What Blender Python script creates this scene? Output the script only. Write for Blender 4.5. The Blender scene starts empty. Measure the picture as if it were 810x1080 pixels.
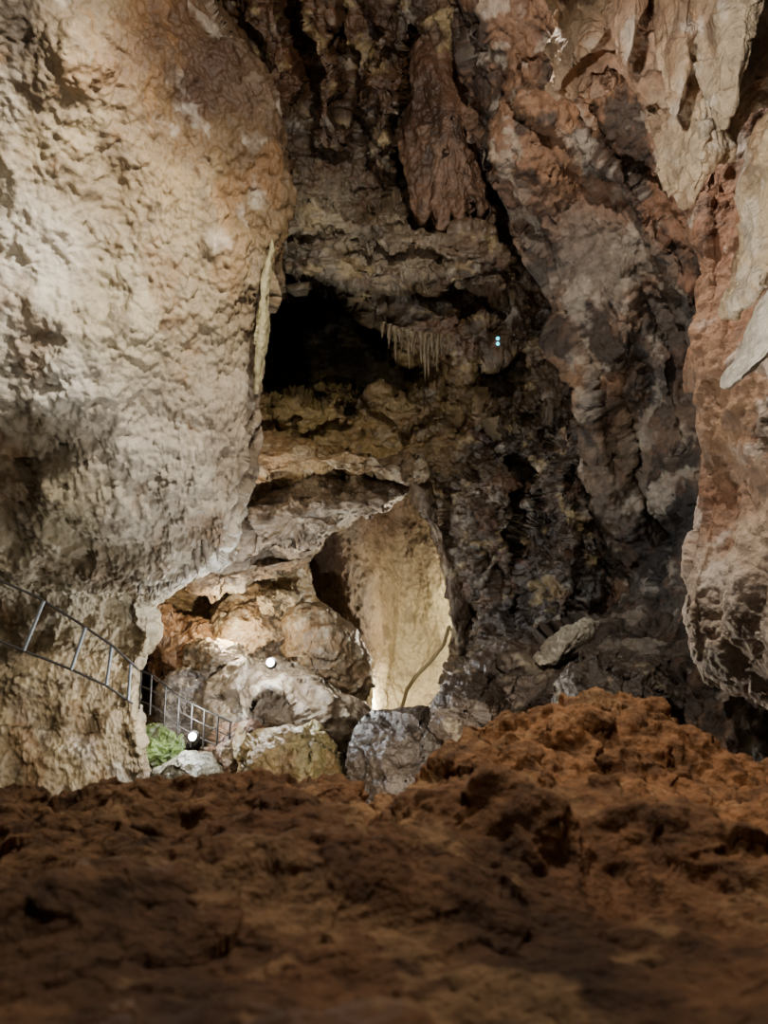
import bpy, bmesh, numpy as np, math
from mathutils import Vector
CZ=8.0; F=780.0
def W(px,py,d):
    px=np.asarray(px,float);py=np.asarray(py,float);d=np.asarray(d,float)
    return np.stack([(px-405)/F*d, d+0*px, CZ+(540-py)/F*d],-1)
def hx(s):
    s=s.lstrip('#'); c=np.array([int(s[i:i+2],16)/255 for i in (0,2,4)])
    return np.where(c<=0.04045,c/12.92,((c+0.055)/1.055)**2.4)
def sst(a,b,x):
    t=np.clip((x-a)/(b-a),0,1); return t*t*(3-2*t)
# ---------- noise ----------
def h3(i,j,k,s):
    with np.errstate(over='ignore'):
        n=(i.astype(np.int64)*73856093)^(j.astype(np.int64)*19349663)^(k.astype(np.int64)*83492791)^(s*2654435761)
        n=n&0xffffffff
        n=((n^(n>>15))*2246822519)&0xffffffff
        n=((n^(n>>13))*3266489917)&0xffffffff
        n=n^(n>>16)
    return n
def pn(P,s=0):
    i=np.floor(P); f=P-i; i=i.astype(np.int64); u=f*f*f*(f*(f*6-15)+10)
    r=0
    for a in (0,1):
        for b in (0,1):
            for c in (0,1):
                n=h3(i[...,0]+a,i[...,1]+b,i[...,2]+c,s)
                gx=((n&1023)/511.5-1);gy=(((n>>10)&1023)/511.5-1);gz=(((n>>20)&1023)/511.5-1)
                d=gx*(f[...,0]-a)+gy*(f[...,1]-b)+gz*(f[...,2]-c)
                w=(u[...,0] if a else 1-u[...,0])*(u[...,1] if b else 1-u[...,1])*(u[...,2] if c else 1-u[...,2])
                r=r+w*d
    return r*1.5
def fbm(P,o=4,s=0,g=0.5):
    r=0;a=1;q=P
    for k in range(o):
        r=r+a*pn(q,s+k*7); q=q*2.03+11.3; a*=g
    return r
def ridged(P,o=4,s=0,g=0.5):
    r=0;a=1;q=P
    for k in range(o):
        r=r+a*(0.5-np.abs(pn(q,s+k*5))*1.6); q=q*2.1+5.7; a*=g
    return r
def facets(P,s=0):
    i=np.floor(P).astype(np.int64); best=np.full(P.shape[:-1],9e9); val=np.zeros(P.shape[:-1])
    for a in (-1,0,1):
        for b in (-1,0,1):
            for c in (-1,0,1):
                ii=i[...,0]+a;jj=i[...,1]+b;kk=i[...,2]+c
                n=h3(ii,jj,kk,s); m=h3(ii,jj,kk,s+91)
                dx=P[...,0]-(ii+(n&1023)/1023);dy=P[...,1]-(jj+((n>>10)&1023)/1023);dz=P[...,2]-(kk+((n>>20)&1023)/1023)
                D=dx*dx+dy*dy+dz*dz
                v=((m&1023)/511.5-1)*dx+(((m>>10)&1023)/511.5-1)*dy+(((m>>20)&1023)/511.5-1)*dz+(((m>>5)&255)/255-.5)*.35
                k=D<best; best=np.where(k,D,best); val=np.where(k,v,val)
    return val
def sdf(x,y,poly):
    p=np.array(poly,float); n=len(p); best=np.full(x.shape,1e18); ins=np.zeros(x.shape,bool)
    for k in range(n):
        ax,ay=p[k];bx,by=p[(k+1)%n]; ex,ey=bx-ax,by-ay
        t=np.clip(((x-ax)*ex+(y-ay)*ey)/(ex*ex+ey*ey+1e-9),0,1)
        best=np.minimum(best,(x-ax-t*ex)**2+(y-ay-t*ey)**2)
        c=((ay>y)!=(by>y))&(x<(bx-ax)*(y-ay)/((by-ay) if by!=ay else 1e-9)+ax); ins^=c
    d=np.sqrt(best); return np.where(ins,-d,d)
def crm(n,m):
    u=np.linspace(0,n-1,m); i=np.minimum(np.floor(u).astype(int),n-2); t=u-i; M=np.zeros((m,n)); r=np.arange(m)
    for k,w in ((-1,-.5*t+t*t-.5*t**3),(0,1-2.5*t*t+1.5*t**3),(1,.5*t+2*t*t-1.5*t**3),(2,-.5*t*t+.5*t**3)):
        j=i+k
        lo=j<0; hi=j>n-1; ok=~(lo|hi)
        np.add.at(M,(r[ok],j[ok]),w[ok])
        if lo.any(): np.add.at(M,(r[lo],0),2*w[lo]); np.add.at(M,(r[lo],1),-w[lo])
        if hi.any(): np.add.at(M,(r[hi],n-1),2*w[hi]); np.add.at(M,(r[hi],n-2),-w[hi])
    return M
def gnorm(V,wrap=False):
    if wrap: du=np.roll(V,-1,1)-np.roll(V,1,1)
    else: du=np.gradient(V,axis=1)
    dv=np.gradient(V,axis=0)
    n=np.cross(du,dv); return n/(np.linalg.norm(n,axis=-1,keepdims=True)+1e-9)
def smooth_n(n,k=2):
    for _ in range(k):
        m=n.copy(); m[1:-1,1:-1]=(n[1:-1,1:-1]*2+n[:-2,1:-1]+n[2:,1:-1]+n[1:-1,:-2]+n[1:-1,2:])/6; n=m
    return n/(np.linalg.norm(n,axis=-1,keepdims=True)+1e-9)
def disp(V,layers,orient,scale=None):
    for grp in layers:
        n=gnorm(V); s=np.sign((n*(orient-V)).sum(-1,keepdims=True)); n=smooth_n(n*s,6); h=0
        for L in grp:
            (kind,fr,amp,oc,sd,an)=L[:6]
            Q=V*np.array(an)*fr
            if kind=='f': v=fbm(Q,oc,sd)
            elif kind=='r': v=ridged(Q+0.35*fbm(Q*.7,2,sd+3)[...,None],oc,sd)
            elif kind=='c': v=facets(Q+0.3*fbm(Q*1.3,2,sd+9)[...,None],sd)
            elif kind=='b': v=-np.abs(fbm(Q,oc,sd))+.25
            elif kind=='p': v=np.abs(fbm(Q,oc,sd))-.25
            h=h+amp*v*(L[6] if len(L)>6 else 1)
        if scale is not None: h=h*scale
        V=V+n*h[...,None]
    return V
def idw(x,y,pts,power=3.0):
    a=0;b=0
    for (cx,cy,c) in pts:
        w=1/((x-cx)**2+(y-cy)**2+150)**(power/2); a=a+w; b=b+w[...,None]*hx(c)
    return b/a[...,None]
def stain(V,col,layers):
    for (c,fr,th,so,st,sd,an) in layers:
        m=sst(th,th+so,fbm(V*np.array(an)*fr,5,sd,.6))*st
        col=col*(1-m[...,None])+hx(c)*m[...,None]
    return col
def mkmesh(name,V,col,mat,wrap=False,mask=None):
    R,C=V.shape[:2]; idx=np.arange(R*C).reshape(R,C)
    if wrap: n2=np.roll(idx,-1,1); a=idx[:-1];b=n2[:-1];c=n2[1:];d=idx[1:]
    else: a=idx[:-1,:-1];b=idx[:-1,1:];c=idx[1:,1:];d=idx[1:,:-1]
    q=np.stack([a,b,c,d],-1).reshape(-1,4)
    if mask is not None: q=q[~mask.reshape(-1)[q].all(1)]
    me=bpy.data.meshes.new(name); me.vertices.add(R*C); me.vertices.foreach_set('co',V.reshape(-1).astype(np.float32))
    me.loops.add(len(q)*4); me.loops.foreach_set('vertex_index',q.reshape(-1).astype(np.int32))
    me.polygons.add(len(q)); me.polygons.foreach_set('loop_start',(np.arange(len(q))*4).astype(np.int32))
    me.polygons.foreach_set('loop_total',np.full(len(q),4,np.int32))
    me.update(calc_edges=True)
    me.polygons.foreach_set('use_smooth',np.ones(len(me.polygons),bool))
    at=me.color_attributes.new('Col','FLOAT_COLOR','POINT')
    at.data.foreach_set('color',np.concatenate([np.clip(col,0.004,.95),np.ones(col.shape[:-1]+(1,))],-1).reshape(-1).astype(np.float32))
    me.materials.append(mat); ob=bpy.data.objects.new(name,me); bpy.context.collection.objects.link(ob); return ob
# ---------- materials ----------
def rockmat(name,fs,bump,rough,spec=0.4,bd=0.05,var=0.35):
    m=bpy.data.materials.new(name); m.use_nodes=True; nt=m.node_tree; N=nt.nodes; L=nt.links
    bs=N['Principled BSDF']
    at=N.new('ShaderNodeAttribute'); at.attribute_name='Col'
    tc=N.new('ShaderNodeTexCoord')
    n1=N.new('ShaderNodeTexNoise'); n1.inputs['Scale'].default_value=fs; n1.inputs['Detail'].default_value=7; n1.inputs['Roughness'].default_value=.62
    n2=N.new('ShaderNodeTexNoise'); n2.inputs['Scale'].default_value=fs*3.1; n2.inputs['Detail'].default_value=4
    for n in (n1,n2): L.new(tc.outputs['Object'],n.inputs['Vector'])
    mr=N.new('ShaderNodeMapRange'); mr.inputs['From Min'].default_value=.3; mr.inputs['From Max'].default_value=.7
    mr.inputs['To Min'].default_value=1-var; mr.inputs['To Max'].default_value=1+var; L.new(n1.outputs['Fac'],mr.inputs['Value'])
    sc=N.new('ShaderNodeVectorMath'); sc.operation='SCALE'; L.new(at.outputs['Color'],sc.inputs[0]); L.new(mr.outputs[0],sc.inputs['Scale'])
    L.new(sc.outputs[0],bs.inputs['Base Color'])
    ad=N.new('ShaderNodeMath'); ad.operation='MULTIPLY_ADD'; ad.inputs[1].default_value=.4
    L.new(n2.outputs['Fac'],ad.inputs[0]); L.new(n1.outputs['Fac'],ad.inputs[2])
    bp=N.new('ShaderNodeBump'); bp.inputs['Strength'].default_value=bump; bp.inputs['Distance'].default_value=bd
    L.new(ad.outputs[0],bp.inputs['Height']); L.new(bp.outputs[0],bs.inputs['Normal'])
    rr=N.new('ShaderNodeMapRange'); rr.inputs['To Min'].default_value=rough-.15; rr.inputs['To Max'].default_value=min(1,rough+.15); L.new(n2.outputs['Fac'],rr.inputs['Value'])
    L.new(rr.outputs[0],bs.inputs['Roughness']); bs.inputs['Specular IOR Level'].default_value=spec
    return m
def plain(name,c,rough=.5,metal=0,em=None,es=0):
    m=bpy.data.materials.new(name); m.use_nodes=True; b=m.node_tree.nodes['Principled BSDF']
    b.inputs['Base Color'].default_value=(*hx(c),1); b.inputs['Roughness'].default_value=rough; b.inputs['Metallic'].default_value=metal
    n=m.node_tree.nodes.new('ShaderNodeTexNoise'); n.inputs['Scale'].default_value=30
    bp=m.node_tree.nodes.new('ShaderNodeBump'); bp.inputs['Strength'].default_value=.15; bp.inputs['Distance'].default_value=.005
    m.node_tree.links.new(n.outputs['Fac'],bp.inputs['Height']); m.node_tree.links.new(bp.outputs[0],b.inputs['Normal'])
    if em: b.inputs['Emission Color'].default_value=(*hx(em),1); b.inputs['Emission Strength'].default_value=es
    return m
M_left=rockmat('limestone_pale',5,.8,.6,.4,.055,.22)
M_mid=rockmat('limestone_wet',5,1.0,.38,.65,.07,.4)
M_right=rockmat('limestone_iron_stained',6,.9,.6,.4,.06,.4)
M_near=rockmat('flowstone',9,1.0,.62,.4,.05,.32)
M_fore=rockmat('clay_rock',18,1.0,.8,.2,.025,.4)
M_pass=rockmat('passage_wall',7,1,.6,.4,.09,.35)
I3=(1,1,1)
def sidewall(name,rows,xo,fr,layers,cols,stains,mat,res,wrapd=(2.0,6.0),bumps=[],bow=1.6,feats=[]):
    L=[]
    for (y,e,d0,de) in rows:
        r=[(xo+(e-xo)*f, y, d0+(de-d0)*(abs(f)**bow)*(1 if f>=0 else -1)) for f in fr]
        s=1 if e>xo else -1
        r+= [(e-3*s,y,de+wrapd[0]),(e-12*s,y,de+wrapd[1])]
        L.append(r)
    L=np.array(L); A=crm(len(rows),res[0]); B=crm(L.shape[1],res[1])
    G=np.einsum('ij,jkc,lk->ilc',A,L,B)
    px,py,d=G[...,0],G[...,1],G[...,2].copy()
    for (bx,by,rx,ry,am) in bumps: d+=am*np.exp(-((px-bx)/rx)**2-((py-by)/ry)**2)
    V0=W(px,py,d); wob=12*fbm(V0*.8,4,55); wob2=12*fbm(V0*.8,4,56)
    for (poly,soft,am) in feats: d+=am*sst(soft,-soft,sdf(px+wob,py+wob2,poly))
    V=W(px,py,d); V=disp(V,layers,np.array([0,-2,CZ]))
    nx=40*fbm(V*.5,4,77); ny=40*fbm(V*.5,4,78)
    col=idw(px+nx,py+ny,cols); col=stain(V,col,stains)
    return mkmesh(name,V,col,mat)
# ---------- left wall ----------
sidewall('wall_left',[(-260,120,9.5,13.5),(-130,165,10,14),(0,215,10.5,14.3),(60,262,11,14.5),(120,290,11.5,14.7),(190,302,12,14.8),(250,288,12,14.8),(310,282,12.2,14.9),(370,272,12.5,15),(430,265,13,15),(490,260,13.5,15),(545,243,14.3,15.2),(590,228,15.3,15.4),(615,180,16,16.4),(635,150,16.6,17.4),(670,157,16.8,17.6),(705,143,16.6,17.4),(750,142,16.2,17),(800,152,15.8,16.8),(860,155,15.5,16.5),(930,150,15,16)],
 0,[-1.2,-.5,0,.3,.55,.75,.9,1.0],
 [[('f',.35,.5,3,1,I3)],[('f',1.0,.18,3,5,(1,1,.8)),('b',1.4,.14,3,8,I3)],[('p',5.2,.07,3,12,(1.2,1,.8)),('f',9,.035,2,15,I3),('c',2.2,.05,1,17,I3)]],
 [(10,10,'#40362a'),(40,60,'#6e5f49'),(80,40,'#88765c'),(60,120,'#a39374'),(130,70,'#786046'),(180,40,'#4f3824'),(230,80,'#402c1e'),(280,150,'#453322'),(250,170,'#5a462c'),(200,120,'#6a5438'),(180,190,'#8e7958'),(200,240,'#8e7c5e'),(250,230,'#6a563a'),(20,300,'#ccc3b0'),(50,430,'#cbc4b4'),(20,490,'#706046'),(130,330,'#aca084'),(220,330,'#8a7b60'),(240,430,'#8e806c'),(150,480,'#b8ae9c'),(200,540,'#aea492'),(60,560,'#a09478'),(20,620,'#988b72'),(60,720,'#a3906e'),(120,780,'#8f7d5e'),(40,800,'#93815e')],  # stone tones; palest and darkest points also paint highlights and shaded spots
 [('#5f4a32',.35,.2,.4,.5,101,I3),('#d8cfbe',.6,.35,.3,.3,111,I3),('#544536',1.6,.35,.3,.5,121,I3),('#7e5a34',.9,.25,.35,.4,131,(1,1,.5))],
 M_left,(680,360),bumps=[(60,420,80,70,-.6),(200,200,90,110,-.5),(25,485,40,22,.8),(110,250,50,80,.4),(190,520,60,60,-.5),(30,180,60,60,-.4)])
# ---------- right wall ----------
frR=[0,.12,.25,.4,.55,.7,.85,1.0]
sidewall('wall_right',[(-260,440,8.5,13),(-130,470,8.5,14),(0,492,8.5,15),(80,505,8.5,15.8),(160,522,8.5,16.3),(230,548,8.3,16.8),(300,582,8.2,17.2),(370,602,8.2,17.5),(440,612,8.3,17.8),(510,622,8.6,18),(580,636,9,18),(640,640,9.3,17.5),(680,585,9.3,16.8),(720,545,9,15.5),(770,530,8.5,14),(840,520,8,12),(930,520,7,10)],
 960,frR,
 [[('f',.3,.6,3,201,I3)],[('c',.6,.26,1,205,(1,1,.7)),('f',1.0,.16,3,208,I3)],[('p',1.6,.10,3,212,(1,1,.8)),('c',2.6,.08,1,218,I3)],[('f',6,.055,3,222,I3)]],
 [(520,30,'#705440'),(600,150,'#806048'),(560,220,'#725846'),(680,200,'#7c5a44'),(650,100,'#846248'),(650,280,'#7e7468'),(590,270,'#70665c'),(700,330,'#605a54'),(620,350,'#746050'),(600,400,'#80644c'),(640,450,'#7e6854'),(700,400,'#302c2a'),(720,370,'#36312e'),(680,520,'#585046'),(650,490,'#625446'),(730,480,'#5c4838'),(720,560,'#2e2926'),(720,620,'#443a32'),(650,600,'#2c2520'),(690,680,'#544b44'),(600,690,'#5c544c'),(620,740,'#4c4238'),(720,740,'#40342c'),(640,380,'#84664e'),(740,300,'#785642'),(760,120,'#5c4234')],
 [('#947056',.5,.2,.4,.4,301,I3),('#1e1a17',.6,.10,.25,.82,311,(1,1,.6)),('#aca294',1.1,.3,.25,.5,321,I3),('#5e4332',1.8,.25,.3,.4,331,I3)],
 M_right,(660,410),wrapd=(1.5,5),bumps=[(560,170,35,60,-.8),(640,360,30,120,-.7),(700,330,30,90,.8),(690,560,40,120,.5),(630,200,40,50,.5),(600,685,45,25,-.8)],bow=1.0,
 feats=[([(655,390),(680,470),(700,560),(690,570),(665,500),(645,410)],5,.8),([(590,330),(625,400),(640,480),(628,480),(605,410),(585,350)],4,-.7),([(540,60),(600,120),(680,215),(735,300),(725,320),(660,225),(590,150),(535,90)],8,-.7),([(660,300),(700,380),(715,470),(700,470),(680,390),(650,320)],6,-.5)])
sidewall('flowstone_wall',[(-200,700,7.4,8.8),(-60,715,7.4,8.8),(60,735,7.3,8.7),(150,742,7.1,8.5),(230,742,6.9,8.2),(300,746,6.6,8.0),(370,738,6.2,7.9),(440,742,5.9,7.9),(510,748,5.8,8),(570,742,5.9,8),(620,730,6,7.8),(665,728,6,7.8),(700,740,6.2,7.9),(725,770,6.6,8.2),(740,830,7,8.5),(738,900,8,9.5),(725,930,9.5,11)],
 960,[-.2,.1,.35,.55,.72,.86,.95,1.0],
 [[('f',.6,.2,2,401,I3)],[('f',1.6,.12,3,405,(1,1,.6)),('c',1.6,.08,1,409,(1,1,.6))],[('p',5,.05,3,412,I3),('f',9,.02,2,415,I3)]],
 [(750,100,'#5c4232'),(760,250,'#80583e'),(800,280,'#a8846a'),(770,350,'#966e52'),(770,450,'#a48264'),(790,550,'#c0aa92'),(750,560,'#9a765c'),(760,610,'#cebaa6'),(800,650,'#d2c0ae'),(760,690,'#c8b6a2'),(800,480,'#b89e82'),(750,520,'#865e44')],
 [('#764e34',.8,.15,.35,.45,421,(1,1,.6)),('#d8cec2',1.2,.25,.3,.45,431,I3),('#4c3c30',2.2,.3,.25,.45,441,I3)],
 M_near,(480,220),wrapd=(.8,3))
# ---------- central back wall ----------
def center():
    xs=[120,190,250,310,370,430,490,550,610,670]
    T=[(-260,[14,14,14.5,15,15,14.5,14,13.5,13,12.5]),(-100,[16,16,16.5,17,17,16,15.5,15,14.5,14.5]),(0,[18,18,18,18,18,17.5,17,16.5,16.5,17]),(90,[19,19,19,19,19,18.5,18,17.5,17.5,18]),
    (180,[20.5,20.5,20,19.8,19.8,19.5,18.8,18.5,18.5,19]),(230,[21,21,20.5,20.2,20,19.5,19.2,19,19,19.5]),(290,[22,22,21.5,20.2,19.8,19.5,19.8,20,20.5,20]),(350,[24,24,23,22,21.5,21,20.5,21,21,20]),
    (420,[24,24,23,22.2,21.8,21.5,21,21.2,20.5,20]),(470,[24,23.5,22.3,21.3,21,20.8,21.2,20.8,20,19.5]),(500,[24,23.5,22,21.4,21.2,21,21,20.5,19.5,19]),(530,[24.5,24,23,22.6,22.3,22,21,20.2,19.3,19]),
    (580,[25,24.5,23.8,23.2,23,22.5,21,20,19,18.8]),(640,[25,24.5,24,23.6,23.4,22.5,21,19.8,18.6,18]),(700,[24,24,23.8,23.5,23,21.5,20,18.5,17.4,17]),(750,[22,22,22,21.5,20.5,19.5,18,16.8,16,15.5]),(800,[20,20,20,19,18.5,17.5,16,15,14,14]),(880,[17,17,17,16,15.5,14.5,13.5,12.5,12,12]),(960,[14]*10)]
    Y=np.array([t[0] for t in T],float); D=np.array([t[1] for t in T],float)
    L=np.stack([np.tile(xs,(len(T),1)),np.tile(Y[:,None],(1,len(xs))),D],-1)
    A=crm(len(T),960);B=crm(len(xs),520); G=np.einsum('ij,jkc,lk->ilc',A,L,B); px,py,d=G[...,0],G[...,1],G[...,2].copy()
    V0=W(px,py,d); wx=16*fbm(V0*.9,5,501); wy=16*fbm(V0*.9,5,502)
    x=px+wx;y=py+wy
    feats=[([(262,300),(330,303),(385,322),(408,345),(412,378),(440,372),(452,396),(420,415),(350,412),(262,416)],7,5.5),
     ([(432,30),(440,30),(428,110),(424,215),(414,215),(418,110)],4,1.8),([(300,-60),(326,-60),(330,100),(318,110)],5,1.4),([(360,-60),(368,40),(380,150),(372,150),(358,60)],5,1.0),([(330,-60),(358,-60),(356,90),(366,170),(332,160)],9,-.9),([(385,-60),(425,-60),(412,60),(408,190),(388,180)],8,-.9),([(245,-60),(296,-60),(305,120),(285,200)],8,-.6),
     ([(290,215),(420,225),(520,245),(545,290),(520,310),(470,300),(400,318),(330,300),(290,300)],8,-1.2),([(300,245),(390,250),(470,275),(470,285),(380,268),(300,262)],4,.5),
     ([(480,305),(540,295),(555,320),(540,335),(490,335)],8,.9),
     ([(500,380),(545,370),(560,420),(540,440),(500,430)],8,1.4),
     ([(300,416),(360,412),(380,440),(300,450)],6,-.8),([(400,420),(470,410),(480,440),(420,460)],6,-.7),
     ([(556,430),(606,425),(622,520),(640,600),(628,680),(560,705),(500,690),(482,600),(478,520),(520,470)],8,-1.0),
     ([(540,470),(552,470),(560,560),(545,640),(535,560)],5,1.3),([(590,450),(600,455),(615,560),(600,640),(590,560)],5,-.7),
     ([(570,450),(600,455),(590,480),(575,470)],4,.9)]
    for (p,s,a) in feats: d+=a*sst(s,-s,sdf(x,y,p))
    hole=[(441,512),(452,545),(462,575),(474,610),(479,650),(476,690),(464,725),(440,750),(405,775),(368,785),(352,760),(380,725),(368,690),(348,655),(333,630),(328,595),(342,564),(385,543),(420,530)]
    hs=sdf(px+wx*.3,py+wy*.3,hole); d+=2.2*np.exp(-np.clip(hs,0,99)/7.0)
    V=W(px,py,d)
    am=sst(0,10,hs)*.75+.25
    mr=sst(450,510,px)*sst(280,380,py); ml=1-mr; top=sst(230,180,py)*.7
    V=disp(V,[[('f',.35,.4,3,511,I3)],[('c',.55,.40,1,515,(.8,.8,1.7),ml*(1-top)),('f',.8,.22,3,518,(.6,.6,1.6),ml*(1-top)),('c',.6,.5,1,545,(1.1,.8,.6),mr),('f',.9,.3,3,548,I3,mr),('b',.7,.5,3,549,(1.4,.8,.4),top)],
      [('c',1.4,.13,1,521,(.7,.7,1.8),ml),('b',1.6,.14,3,525,(.7,.7,1.5),ml),('c',1.7,.15,1,552,I3,mr),('p',1.8,.2,3,553,I3,mr)],[('f',4.5,.055,3,530,(.8,.8,1.4)),('c',4,.05,1,533,I3)]],np.array([0,-2,CZ]),scale=am)
    cols=[(310,50,'#64442c'),(250,60,'#483220'),(380,60,'#583e28'),(350,150,'#4a3a2c'),(470,130,'#5c4230'),(350,240,'#988b74'),(440,260,'#92846e'),(400,205,'#5e4b38'),(520,250,'#64503c'),(340,350,'#2c241c'),(380,370,'#2a2119'),(430,400,'#94815a'),(330,440,'#9c8654'),(300,480,'#b0925e'),(400,470,'#9c8250'),(380,490,'#a07e50'),(300,540,'#8f7e6e'),(380,520,'#7e6e5e'),(260,600,'#8f7c66'),(480,340,'#5a4634'),(560,330,'#3e3124'),(460,440,'#6a573a'),(530,470,'#32271e'),(560,560,'#31271f'),(600,480,'#382d25'),(500,600,'#443628'),(490,520,'#4a3a2a'),(550,650,'#332a23'),(620,640,'#352c25'),(200,640,'#a08052'),(170,700,'#8a724e'),(250,700,'#948468'),(300,640,'#a08a62'),(350,680,'#846c4c'),(450,760,'#584a3e'),(520,720,'#605244'),(200,800,'#6a6050'),(590,300,'#5e4634'),(560,220,'#6a4c38')]  # near-black points in the cavity put its shade into the colour
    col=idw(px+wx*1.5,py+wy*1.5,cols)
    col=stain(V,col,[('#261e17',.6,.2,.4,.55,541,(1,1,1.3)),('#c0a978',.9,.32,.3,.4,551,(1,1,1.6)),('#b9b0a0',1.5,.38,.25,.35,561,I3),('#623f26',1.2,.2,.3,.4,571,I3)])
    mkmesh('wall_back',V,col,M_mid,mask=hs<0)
center()
def passage():
    xs=[250,300,335,362,384,401,425,455,490,530]
    dd=[25,26.6,26.8,26.6,27.8,31.0,32.2,30.6,28.8,23.5]
    Ys=[440,500,560,620,680,740,780,840]; add=[-5,-1.5,0,.5,.6,-.4,-3,-8]
    bend=[-6,-4,0,6,10,0,-12,-20]
    L=np.array([[(x+b,y,d+a) for x,d in zip(xs,dd)] for y,a,b in zip(Ys,add,bend)],float)
    A=crm(8,280);B=crm(10,240);G=np.einsum('ij,jkc,lk->ilc',A,L,B)
    V=W(G[...,0],G[...,1],G[...,2]); V=disp(V,[[('f',.4,.2,3,601,I3)],[('f',1.1,.14,3,605,I3)],[('f',5,.06,3,608,I3)]],np.array([0,-2,CZ]))
    col=idw(G[...,0],G[...,1],[(350,600,'#705840'),(370,680,'#6c543a'),(420,600,'#72624a'),(440,680,'#847658'),(410,740,'#7e7052'),(470,640,'#8e805e'),(400,550,'#54402e')])
    col=stain(V,col,[('#463828',.8,.15,.3,.5,611,I3)])
    mkmesh('wall_passage',V,col,M_pass)
passage()
# ---------- blobs ----------
def resample(pts,n):
    p=np.array(pts,float); m=len(p)
    q=[]
    for k in range(m):
        a,b,c,e=p[k-1],p[k],p[(k+1)%m],p[(k+2)%m]
        for t in np.linspace(0,1,10,endpoint=False):
            q.append(b+.5*t*((c-a)+t*((2*a-5*b+4*c-e)+t*(3*(b-c)+e-a))))
    q=np.array(q); q2=np.vstack([q,q[:1]]); s=np.r_[0,np.cumsum(np.linalg.norm(np.diff(q2,axis=0),axis=1))]
    u=np.linspace(0,s[-1],n,endpoint=False); return np.stack([np.interp(u,s,q2[:,0]),np.interp(u,s,q2[:,1])],-1)
def blob(name,pts,d,th,cols,mat,amp=1.0,seed=0,ctr=None,stains=[],res=(110,220),kind='rock',dslope=0.0):
    o=resample(pts,res[1]); c=o.mean(0) if ctr is None else np.array(ctr,float)
    ph=np.linspace(0.02,math.pi-.02,res[0]); s=np.sin(ph); co=-np.cos(ph)
    px=c[0]+(o[None,:,0]-c[0])*s[:,None]; py=c[1]+(o[None,:,1]-c[1])*s[:,None]
    V=W(px,py,d+dslope*(px-c[0])/100)
    V[...,1]+=co[:,None]*th
    sc=d/F
    L={'rock':[[('f',.012/sc,14*sc*amp,3,seed,I3),('c',.02/sc,8*sc*amp,1,seed+3,I3)],[('b',.05/sc,4*sc*amp,3,seed+5,I3),('c',.06/sc,1.8*sc*amp,1,seed+8,I3)],[('f',.2/sc,1.0*sc*amp,3,seed+9,I3)]],
       'drip':[[('f',.012/sc,8*sc*amp,3,seed,(1,1,.6))],[('b',.03/sc,7*sc*amp,2,seed+5,(1,1,.4))],[('f',.10/sc,2.0*sc*amp,3,seed+9,I3)]],
       'drape':[[('f',.01/sc,14*sc*amp,3,seed,(1,1,.7))],[('b',.022/sc,26*sc*amp,2,seed+5,(1,1,.45)),('c',.03/sc,6*sc,1,seed+4,I3)],[('p',.08/sc,3.5*sc*amp,3,seed+9,I3)]]}[kind]
    cen=V.mean((0,1))
    for grp in L:
        n=gnorm(V,True)
        if ((n*(V-cen)).sum()<0): n=-n
        h=0
        for (k2,fr,a,oc,sd,an) in grp:
            Q=V*np.array(an)*fr
            v=fbm(Q,oc,sd) if k2=='f' else facets(Q,sd) if k2=='c' else (np.abs(fbm(Q,oc,sd))-.2) if k2=='p' else -np.abs(fbm(Q,oc,sd))
            h=h+a*v
        V=V+n*(h*np.minimum(1,s*3)[:,None])[...,None]
    col=idw(px,py,cols) if isinstance(cols,list) else np.tile(hx(cols),px.shape+(1,))
    col=stain(V,col,stains)
    return mkmesh(name,V,col,mat,wrap=True)
blob('flowstone_column',[(440,34),(470,22),(500,33),(518,70),(514,120),(521,180),(517,222),(508,240),(497,226),(487,245),(476,228),(466,244),(455,226),(444,236),(430,205),(422,150),(426,90)],18.4,.8,[(470,60,'#644634'),(490,120,'#6e4e3a'),(460,200,'#745844'),(440,120,'#4a3628')],M_mid,1.6,700,kind='drip',res=(160,320),stains=[('#33261e',.9,.05,.3,.7,705,(1,1,.5)),('#94745c',1.3,.25,.3,.4,707,I3)])
pinks=[('#9a6c4c',1.2,.2,.3,.45,711,(1,1,.6)),('#ece2d2',1.6,.15,.3,.55,713,I3),('#6a564a',2.4,.3,.25,.45,714,I3)]
blob('stalactite',[(560,-80),(575,-20),(580,40),(586,70),(593,88),(603,68),(615,58),(640,50),(665,72),(690,92),(712,120),(718,160),(717,190),(724,215),(740,200),(762,178),(785,145),(805,110),(850,80),(850,-80)],6.6,.7,[(600,30,'#dcbe9c'),(690,20,'#b8a48a'),(730,170,'#e8d0ae'),(660,40,'#d0aa8e'),(780,60,'#a89880')],M_near,1.1,720,ctr=(705,20),kind='drape',stains=pinks,res=(240,500))
blob('stalactite',[(800,120),(784,190),(786,240),(780,290),(772,328),(784,331),(800,318),(818,300),(850,290),(850,120)],6.0,.45,'#e0c8a4',M_near,.6,730,kind='drape',stains=pinks,res=(160,300))
blob('stalactite',[(815,305),(796,335),(788,365),(765,404),(770,410),(790,392),(812,372),(850,360),(850,300)],5.7,.25,'#ece2d0',M_near,.8,740,kind='drip',res=(120,240))
blob('stalactite',[(735,-60),(742,40),(752,95),(765,135),(776,100),(790,40),(800,-60)],5.7,.3,'#ccb698',M_near,.5,745,kind='drape',stains=pinks,res=(140,260))
blob('stalactite',[(640,-60),(645,10),(652,50),(660,70),(667,45),(676,5),(680,-60)],5.8,.25,'#d2ae90',M_near,.4,747,kind='drape',stains=pinks,res=(120,240))
blob('stalactite',[(690,-60),(694,40),(702,90),(712,125),(722,92),(730,30),(732,-60)],5.9,.25,'#d6ba9a',M_near,.4,748,kind='drape',stains=pinks,res=(120,240))
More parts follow.
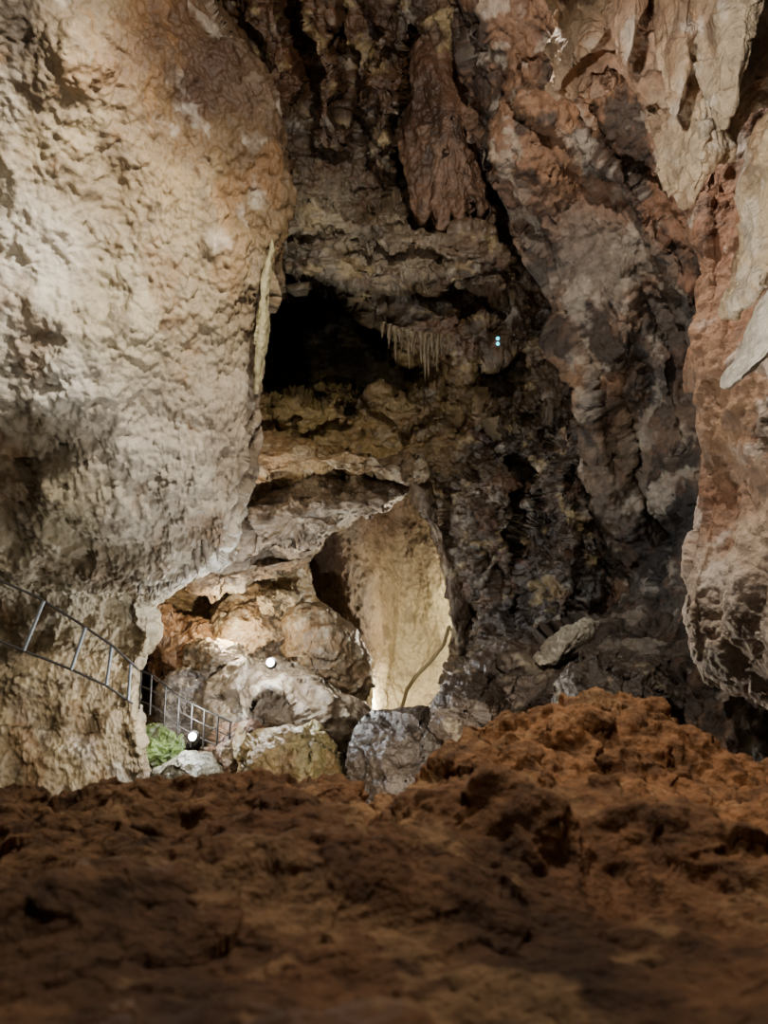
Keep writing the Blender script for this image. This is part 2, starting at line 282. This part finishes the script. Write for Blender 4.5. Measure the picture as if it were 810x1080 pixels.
blob('stalactite_curtain',[(286,252),(278,285),(272,335),(273,380),(269,410),(273,413),(280,375),(284,320),(290,262)],14.3,.3,'#948b68',M_left,.8,750,kind='drip')
def cones(name,L,mat,colr):
    Vs=[];Fs=[];o=0; rng=np.random.RandomState(len(L))
    n=12;m=12
    for (px,py0,py1,wpx,d) in L:
        b=W(px,py0,d); t=W(px+rng.uniform(-2,2),py1,d-.05); r=wpx/F*d; ph=rng.uniform(0,6)
        for i in range(m):
            f=i/(m-1); c=b*(1-f)+t*f
            for j in range(n):
                a=2*math.pi*j/n; rr=r*(1-f)**.9*(1+.3*math.sin(2*a+i*.9+ph))*(1+.2*math.sin(i*2.1+ph))+.004
                Vs.append((c[0]+rr*math.cos(a),c[1]+rr*math.sin(a),c[2]))
        for i in range(m-1):
            for j in range(n):
                Fs.append((o+i*n+j,o+i*n+(j+1)%n,o+(i+1)*n+(j+1)%n,o+(i+1)*n+j))
        o+=n*m
    me=bpy.data.meshes.new(name); me.from_pydata(Vs,[],Fs); me.polygons.foreach_set('use_smooth',[True]*len(Fs))
    at=me.color_attributes.new('Col','FLOAT_COLOR','POINT'); at.data.foreach_set('color',np.tile(np.r_[hx(colr),1],len(Vs)).astype(np.float32))
    me.materials.append(mat); ob=bpy.data.objects.new(name,me); bpy.context.collection.objects.link(ob)
cones('stalactite_fringe',[(148,600,630,5,16.2),(158,598,628,7,16.1),(168,592,625,6,15.9),(178,590,622,7,15.8),(188,584,617,6,15.7),(197,580,612,6,15.5),(207,572,607,6,15.3),(217,566,600,5,15.2),(228,555,592,5,15.1)],M_left,'#7a7066')
cones('stalactite_cluster',[(411,342,368,3,19.4),(417,344,382,3,19.3),(424,346,370,2.5,19.4),(431,348,390,3.5,19.3),(438,349,376,2.5,19.3),(444,350,384,3,19.2),(451,351,398,3.5,19.3),(458,352,382,2.5,19.3),(465,353,376,3,19.4),(404,340,358,3,19.6),(474,354,370,3,19.6),(448,352,404,3,19.1),(435,350,372,3,19.1),(455,352,376,3,19.1),(421,346,362,3,19.1),(462,353,392,2.5,19.1)],M_mid,'#6e6048')
gst=[('#4a3c2e',1.2,.15,.3,.5,801,I3),('#b5a88c',1.7,.3,.3,.4,803,I3)]
blob('rock_ledge',[(225,478),(270,464),(330,466),(390,476),(438,486),(449,498),(436,505),(400,500),(350,496),(300,502),(250,520),(228,510)],20.4,1.5,[(260,490,'#927450'),(350,480,'#8a6e46'),(430,495,'#705c42')],M_mid,1.1,760,stains=gst,res=(110,300))
blob('rock_ledge',[(235,560),(275,530),(330,508),(395,502),(428,510),(430,522),(395,534),(350,552),(318,580),(270,604),(240,606)],21.2,1.3,[(260,580,'#857460'),(350,525,'#7a6852'),(420,515,'#64523e')],M_mid,1.4,765,stains=[('#3e3226',1.2,.05,.3,.6,766,(1,1,2)),('#b5a48c',1.7,.25,.3,.5,767,(1,1,2))],res=(130,340))
blob('rock_ledge',[(180,610),(215,598),(270,592),(318,582),(322,592),(290,606),(240,618),(190,628)],21.4,1.0,'#8a7258',M_mid,1,768,stains=gst)
blob('rock_rib',[(432,492),(450,505),(462,540),(478,580),(490,620),(494,660),(484,690),(478,655),(470,615),(456,575),(446,545),(434,515)],20.8,.6,'#544230',M_mid,.7,770,stains=gst,ctr=(468,585))
# ---------- lower boulders ----------
blob('boulder',[(300,650),(335,632),(358,655),(378,688),(386,722),(374,748),(345,756),(318,745),(300,700)],22.0,1.4,'#7d6548',M_mid,1,810,stains=gst)
blob('boulder',[(262,780),(285,770),(320,767),(345,777),(357,800),(350,825),(300,840),(255,825),(252,798)],16.5,1.0,[(280,790,'#857048'),(330,790,'#7c7048'),(300,820,'#705638')],M_mid,1.3,820,stains=[('#5c5c38',1.8,.2,.25,.25,821,I3),('#6e4e30',1.2,.1,.3,.55,822,I3)])
blob('boulder',[(362,800),(380,772),(410,757),(445,750),(475,758),(490,780),(485,825),(430,850),(370,845)],16.0,1.2,'#504438',M_mid,1.1,830,stains=[('#28221e',1.1,.1,.3,.5,831,I3)])
blob('boulder',[(215,735),(240,708),(275,697),(310,705),(345,722),(375,748),(380,775),(320,785),(250,780),(215,765)],19.0,1.6,'#6c5c48',M_mid,1.2,840,stains=gst)
blob('boulder',[(232,645),(250,622),(280,612),(305,625),(322,655),(328,690),(310,712),(270,708),(235,690)],22.8,1.2,'#8a7050',M_mid,1.6,850,stains=gst)
blob('boulder',[(268,628),(285,618),(305,622),(314,638),(300,652),(275,648)],22.0,.5,'#a08a68',M_mid,1.6,853,stains=gst)
blob('boulder',[(205,690),(230,680),(262,688),(270,705),(245,718),(212,712)],20.5,.6,'#857258',M_mid,1.3,856,stains=gst)
blob('boulder',[(150,655),(175,640),(205,648),(228,672),(235,705),(215,735),(180,738),(155,710)],22.0,1.2,'#8a6644',M_mid,1.4,860,stains=gst)
blob('boulder',[(222,780),(240,768),(265,770),(272,800),(255,830),(228,825)],16.8,.7,'#664a34',M_mid,1.2,870,stains=gst)
blob('boulder',[(155,814),(175,803),(205,797),(228,805),(235,840),(160,845)],16.0,.7,'#75705f',M_mid,1,880)
blob('mossy_boulder',[(146,775),(160,765),(176,767),(188,780),(186,800),(165,808),(148,800)],17.6,.6,[(150,765,'#4c5a2c'),(165,780,'#647a34'),(160,800,'#565e3a')],M_mid,1.5,890,stains=[('#5a5542',1.8,0,.3,.8,891,I3)])
blob('boulder',[(165,735),(185,715),(215,720),(240,745),(235,775),(200,790),(170,770)],19.5,.9,'#62564a',M_mid,1.2,895,stains=gst)
blob('boulder',[(250,748),(268,738),(292,742),(300,765),(285,780),(255,778)],18.0,.6,'#6c6254',M_mid,1.2,897)
blob('boulder',[(562,704),(574,686),(598,666),(620,656),(624,668),(606,690),(586,706)],15.2,.4,'#a8a090',M_right,1,899)
blob('boulder',[(488,712),(505,684),(535,672),(570,680),(598,700),(615,730),(590,770),(520,775),(484,750)],15.6,1.2,'#5a4c40',M_mid,1.2,902,stains=gst)
blob('boulder',[(455,745),(472,722),(500,708),(525,718),(530,750),(495,775),(460,770)],15.3,.8,'#504236',M_mid,1.3,904,stains=gst)
blob('boulder',[(590,705),(625,690),(670,695),(705,715),(715,760),(600,770)],12.5,.9,'#50463c',M_mid,1.3,906,stains=gst)
# ---------- foreground ledge ----------
def fore():
    crest=[(-150,846),(-40,838),(50,832),(110,824),(180,828),(250,822),(310,810),(345,810),(385,826),(425,820),(450,795),(475,768),(505,748),(545,735),(590,728),(630,724),(675,738),(720,760),(760,786),(810,800),(880,812),(960,820)]
    cx=np.array([c[0] for c in crest],float);cy=np.array([c[1] for c in crest],float)
    xs=np.linspace(-150,960,740); yc=np.interp(xs,cx,cy)+9
    dc=np.interp(xs,[-150,0,300,420,520,650,810,960],[2.1,2.2,2.4,2.6,3.2,3.3,2.8,2.4])
    f=np.array([-.9,-.35,-.08,0,.12,.25,.4,.6,.8,1.0,1.25]); dep=[1.6,1.45,1.15,1.0,.86,.70,.56,.44,.34,.26,.18]
    A=crm(len(f),820); ff=A@f; dp=A@np.array(dep)
    bottom=1090.
    py=yc[None,:]+ (bottom-yc)[None,:]*np.maximum(ff,0)[:,None]
    py=np.where(ff[:,None]<0, yc[None,:]+260*(-ff[:,None]), py)
    d=dc[None,:]*dp[:,None]; px=np.tile(xs,(820,1))
    V=W(px,py,d)
    sc=np.clip(d/2.2,.15,1.2)
    lo=.35+.65*np.clip(np.abs(ff)/.25,0,1)[:,None]
    V=disp(V,[[('f',1.3,.16,2,901,I3,lo)],[('f',2.6,.08,2,905,(1,1,1.3),lo),('p',2.2,.10,2,907,I3,lo)],[('p',5,.055,3,912,(1,1,1.5)),('c',5,.03,1,915,(1,1,1.6))],[('f',14,.013,4,918,I3),('c',13,.008,1,919,I3)]],np.array([0,1.5,CZ+4]),scale=sc)
    col=idw(px,py,[(100,850,'#7e5c3c'),(400,850,'#866040'),(600,760,'#9c704a'),(750,820,'#966a46'),(300,950,'#785236'),(650,930,'#7e5739'),(200,1050,'#4c3526'),(600,1050,'#443020')],2)  # lighter crest, darker near edge: light falloff put into the colour
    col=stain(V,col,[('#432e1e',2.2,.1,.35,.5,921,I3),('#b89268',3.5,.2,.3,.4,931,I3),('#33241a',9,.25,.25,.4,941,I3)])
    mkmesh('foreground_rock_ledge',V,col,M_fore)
fore()
# ---------- metal work ----------
def tube_obj(name,paths,mat):
    cu=bpy.data.curves.new(name,'CURVE'); cu.dimensions='3D'; cu.bevel_depth=1.0; cu.bevel_resolution=2; cu.use_fill_caps=True
    for (pts,r) in paths:
        s=cu.splines.new('POLY'); s.points.add(len(pts)-1)
        for k,p in enumerate(pts): s.points[k].co=(*[float(v) for v in p],1); s.points[k].radius=r
    tmp=bpy.data.objects.new(name+'_tmp',cu); bpy.context.collection.objects.link(tmp)
    dg=bpy.context.evaluated_depsgraph_get(); me=bpy.data.meshes.new_from_object(tmp.evaluated_get(dg)); me.name=name
    bpy.data.objects.remove(tmp); ob=bpy.data.objects.new(name,me); bpy.context.collection.objects.link(ob)
    me.materials.clear(); me.materials.append(mat); return ob
steel=plain('galvanised_steel','#8a9094',.45,.5); dark=plain('weathered_steel','#3a3632',.5,.6); cable=plain('cable_sheath','#b8a878',.6)
def empty(n):
    e=bpy.data.objects.new(n,None); bpy.context.collection.objects.link(e); return e
E=empty('stair_railing')
top=[(-60,588,13.8),(0,612,14.4),(40,630,14.9),(85,658,15.4),(120,682,15.8),(146,706,16.2)]
bot=[(-60,655,13.8),(0,676,14.4),(25,686,14.8),(75,706,15.3),(112,723,15.7),(140,742,16.1)]
a=tube_obj('rails',[([W(*p) for p in top],.026),([W(*p) for p in bot],.026)],dark); a.parent=E
ps=[((-8,609,14.3),(-25,668,14.2)),((46,634,14.9),(25,686,14.8)),((90,662,15.4),(75,706,15.3)),((118,681,15.8),(112,722,15.7)),((138,698,16.1),(135,738,16.0))]
a=tube_obj('posts',[([W(*p),W(*q)],.035) for p,q in ps],steel); a.parent=E
E=empty('stair_railing')
top=[(148,707,17),(162,713,16.8),(190,735,16.6),(215,748,16.4),(245,762,16.4)]
a=tube_obj('rails',[([W(*p) for p in top],.022),([W(x,y+16,d) for x,y,d in top],.014),([W(x,y+32,d) for x,y,d in top],.016)],dark); a.parent=E
a=tube_obj('posts',[([W(x,y,d),W(x-2,y+h,d)],.022) for x,y,d,h in [(149,708,17,40),(160,712,16.8,42),(175,724,16.7,42),(189,734,16.6,44),(203,742,16.5,46),(216,749,16.4,42),(230,755,16.4,38),(243,761,16.4,32)]],dark); a.parent=E
tube_obj('power_cable',[([W(*p) for p in [(474,660,25),(468,680,25),(454,698,25),(438,714,24.6),(429,728,24.4),(424,746,24)]],.065)],cable)
# ---------- lamps and added lights ----------
def light(name,p,e,c,r=.1,spot=None,tgt=None,blend=.6):
    l=bpy.data.lights.new(name,'SPOT' if spot else 'POINT'); l.energy=e; l.color=c; l.shadow_soft_size=r
    o=bpy.data.objects.new(name,l); bpy.context.collection.objects.link(o); o.location=[float(v) for v in p]
    if spot:
        l.spot_size=math.radians(spot); l.spot_blend=blend
        o.rotation_euler=(Vector([float(v) for v in tgt])-Vector(o.location)).to_track_quat('-Z','Y').to_euler()
    return o
glass_w=plain('lamp_glass_cool','#ffffff',.3,0,'#e8f0ff',80)
def lamp(p,e,c,r=.1,off=(0,-.3,.1),g=None):
    E=empty('cave_lamp'); p=np.array(p,float)
    bm=bmesh.new(); bmesh.ops.create_uvsphere(bm,u_segments=16,v_segments=10,radius=r); me=bpy.data.meshes.new('bulb'); bm.to_mesh(me); bm.free()
    me.materials.append(g or glass_w); o=bpy.data.objects.new('bulb',me); bpy.context.collection.objects.link(o); o.location=p; o.parent=E
    bm=bmesh.new(); bmesh.ops.create_cone(bm,cap_ends=True,segments=20,radius1=r*1.6,radius2=r*.9,depth=r*1.6); me=bpy.data.meshes.new('housing'); bm.to_mesh(me); bm.free()
    me.materials.append(dark); o=bpy.data.objects.new('housing',me); bpy.context.collection.objects.link(o); o.location=p+np.array([0,r*1.3,-r*.3]); o.rotation_euler=(math.radians(70),0,0); o.parent=E
    l=light('lamp_light',p+np.array(off),e,c,.03); l.parent=E
lamp(W(285,699,17.1),700,(.86,.93,1),.085,(0,.12,.35))
lamp(W(203,777,16.0),200,(.92,.96,1),.08,(-.2,.1,.35))
light('floodlight_rocks',W(241,662,20.6),300,(1,.86,.6),.03)
light('floodlight_rocks',W(335,726,19.2),110,(1,.9,.7),.03)
light('alcove_light',W(479,652,28.6),1300,(1,.92,.74),.03)
light('alcove_light',W(402,738,30.0),800,(1,.94,.78),.03)
light('alcove_light',W(446,530,25.5),70,(1,.88,.66),.03)  # added fill tucked behind the arch to lift the dark fold
light('floodlight_key',W(400,-260,8),4300,(1,.93,.83),.12,88,W(-20,480,12.5),.8)
light('fill_ceiling',W(470,-240,8),2300,(1,.92,.81),.12)  # off-frame fill added to brighten the centre, no fixture known
light('fill_left',(-1.5,4,CZ+3.6),650,(1,.93,.84),.12,100,W(60,380,12))  # unseen extra light put in to brighten the left wall
light('fill_bulge',W(330,850,12.5),800,(1,.98,.96),.1,50,W(190,500,14.5),.8)  # added spot hidden behind the ledge crest, brightens the bulge's lower right
light('fill_recess',W(225,530,18.2),4000,(1,.89,.71),.1,84,W(370,415,21.5),.6)  # unseen source placed behind the left bulge to light the centre
light('fill_low',W(430,905,12),650,(1,.9,.75),.12)  # added light behind the foreground ledge, lifts central rocks from below
light('fill_right',(1.0,5.0,CZ-2.6),2100,(1,.92,.82),.12)  # unseen, put in behind the ledge to light the right wall
light('fill_stalactites',(0.1,2.0,CZ+1.9),800,(1,.93,.84),.05,60,W(790,260,6.3))  # added off-frame spot that brightens the upper-right stalactites
light('fill_foreground',(0.5,2.3,CZ+2.3),175,(1,.87,.7),.08,66,W(600,740,3.0),1.0)  # unseen spot added overhead to brighten the ledge crest
ind=plain('indicator_cyan','#20e0e0',.3,0,'#20e0ff',3)
E=empty('indicator_light')
for dz in (-.06,.07):
    bm=bmesh.new(); bmesh.ops.create_icosphere(bm,subdivisions=2,radius=.045); me=bpy.data.meshes.new('led'); bm.to_mesh(me); bm.free(); me.materials.append(ind)
    o=bpy.data.objects.new('led',me); bpy.context.collection.objects.link(o); o.location=W(525,360,18.2)+np.array([0,0,dz]); o.parent=E
w=bpy.data.worlds.new('cave_air'); bpy.context.scene.world=w; w.use_nodes=True
w.node_tree.nodes['Background'].inputs[0].default_value=(1,.88,.75,1); w.node_tree.nodes['Background'].inputs[1].default_value=.02
cam=bpy.data.cameras.new('camera'); co=bpy.data.objects.new('camera',cam); bpy.context.collection.objects.link(co)
co.location=(0,0,CZ); co.rotation_euler=(math.pi/2,0,0); cam.sensor_fit='VERTICAL'; cam.sensor_height=36; cam.lens=26; cam.clip_end=300; cam.clip_start=.02
cam.dof.use_dof=True; cam.dof.focus_distance=15; cam.dof.aperture_fstop=3.2
bpy.context.scene.camera=co
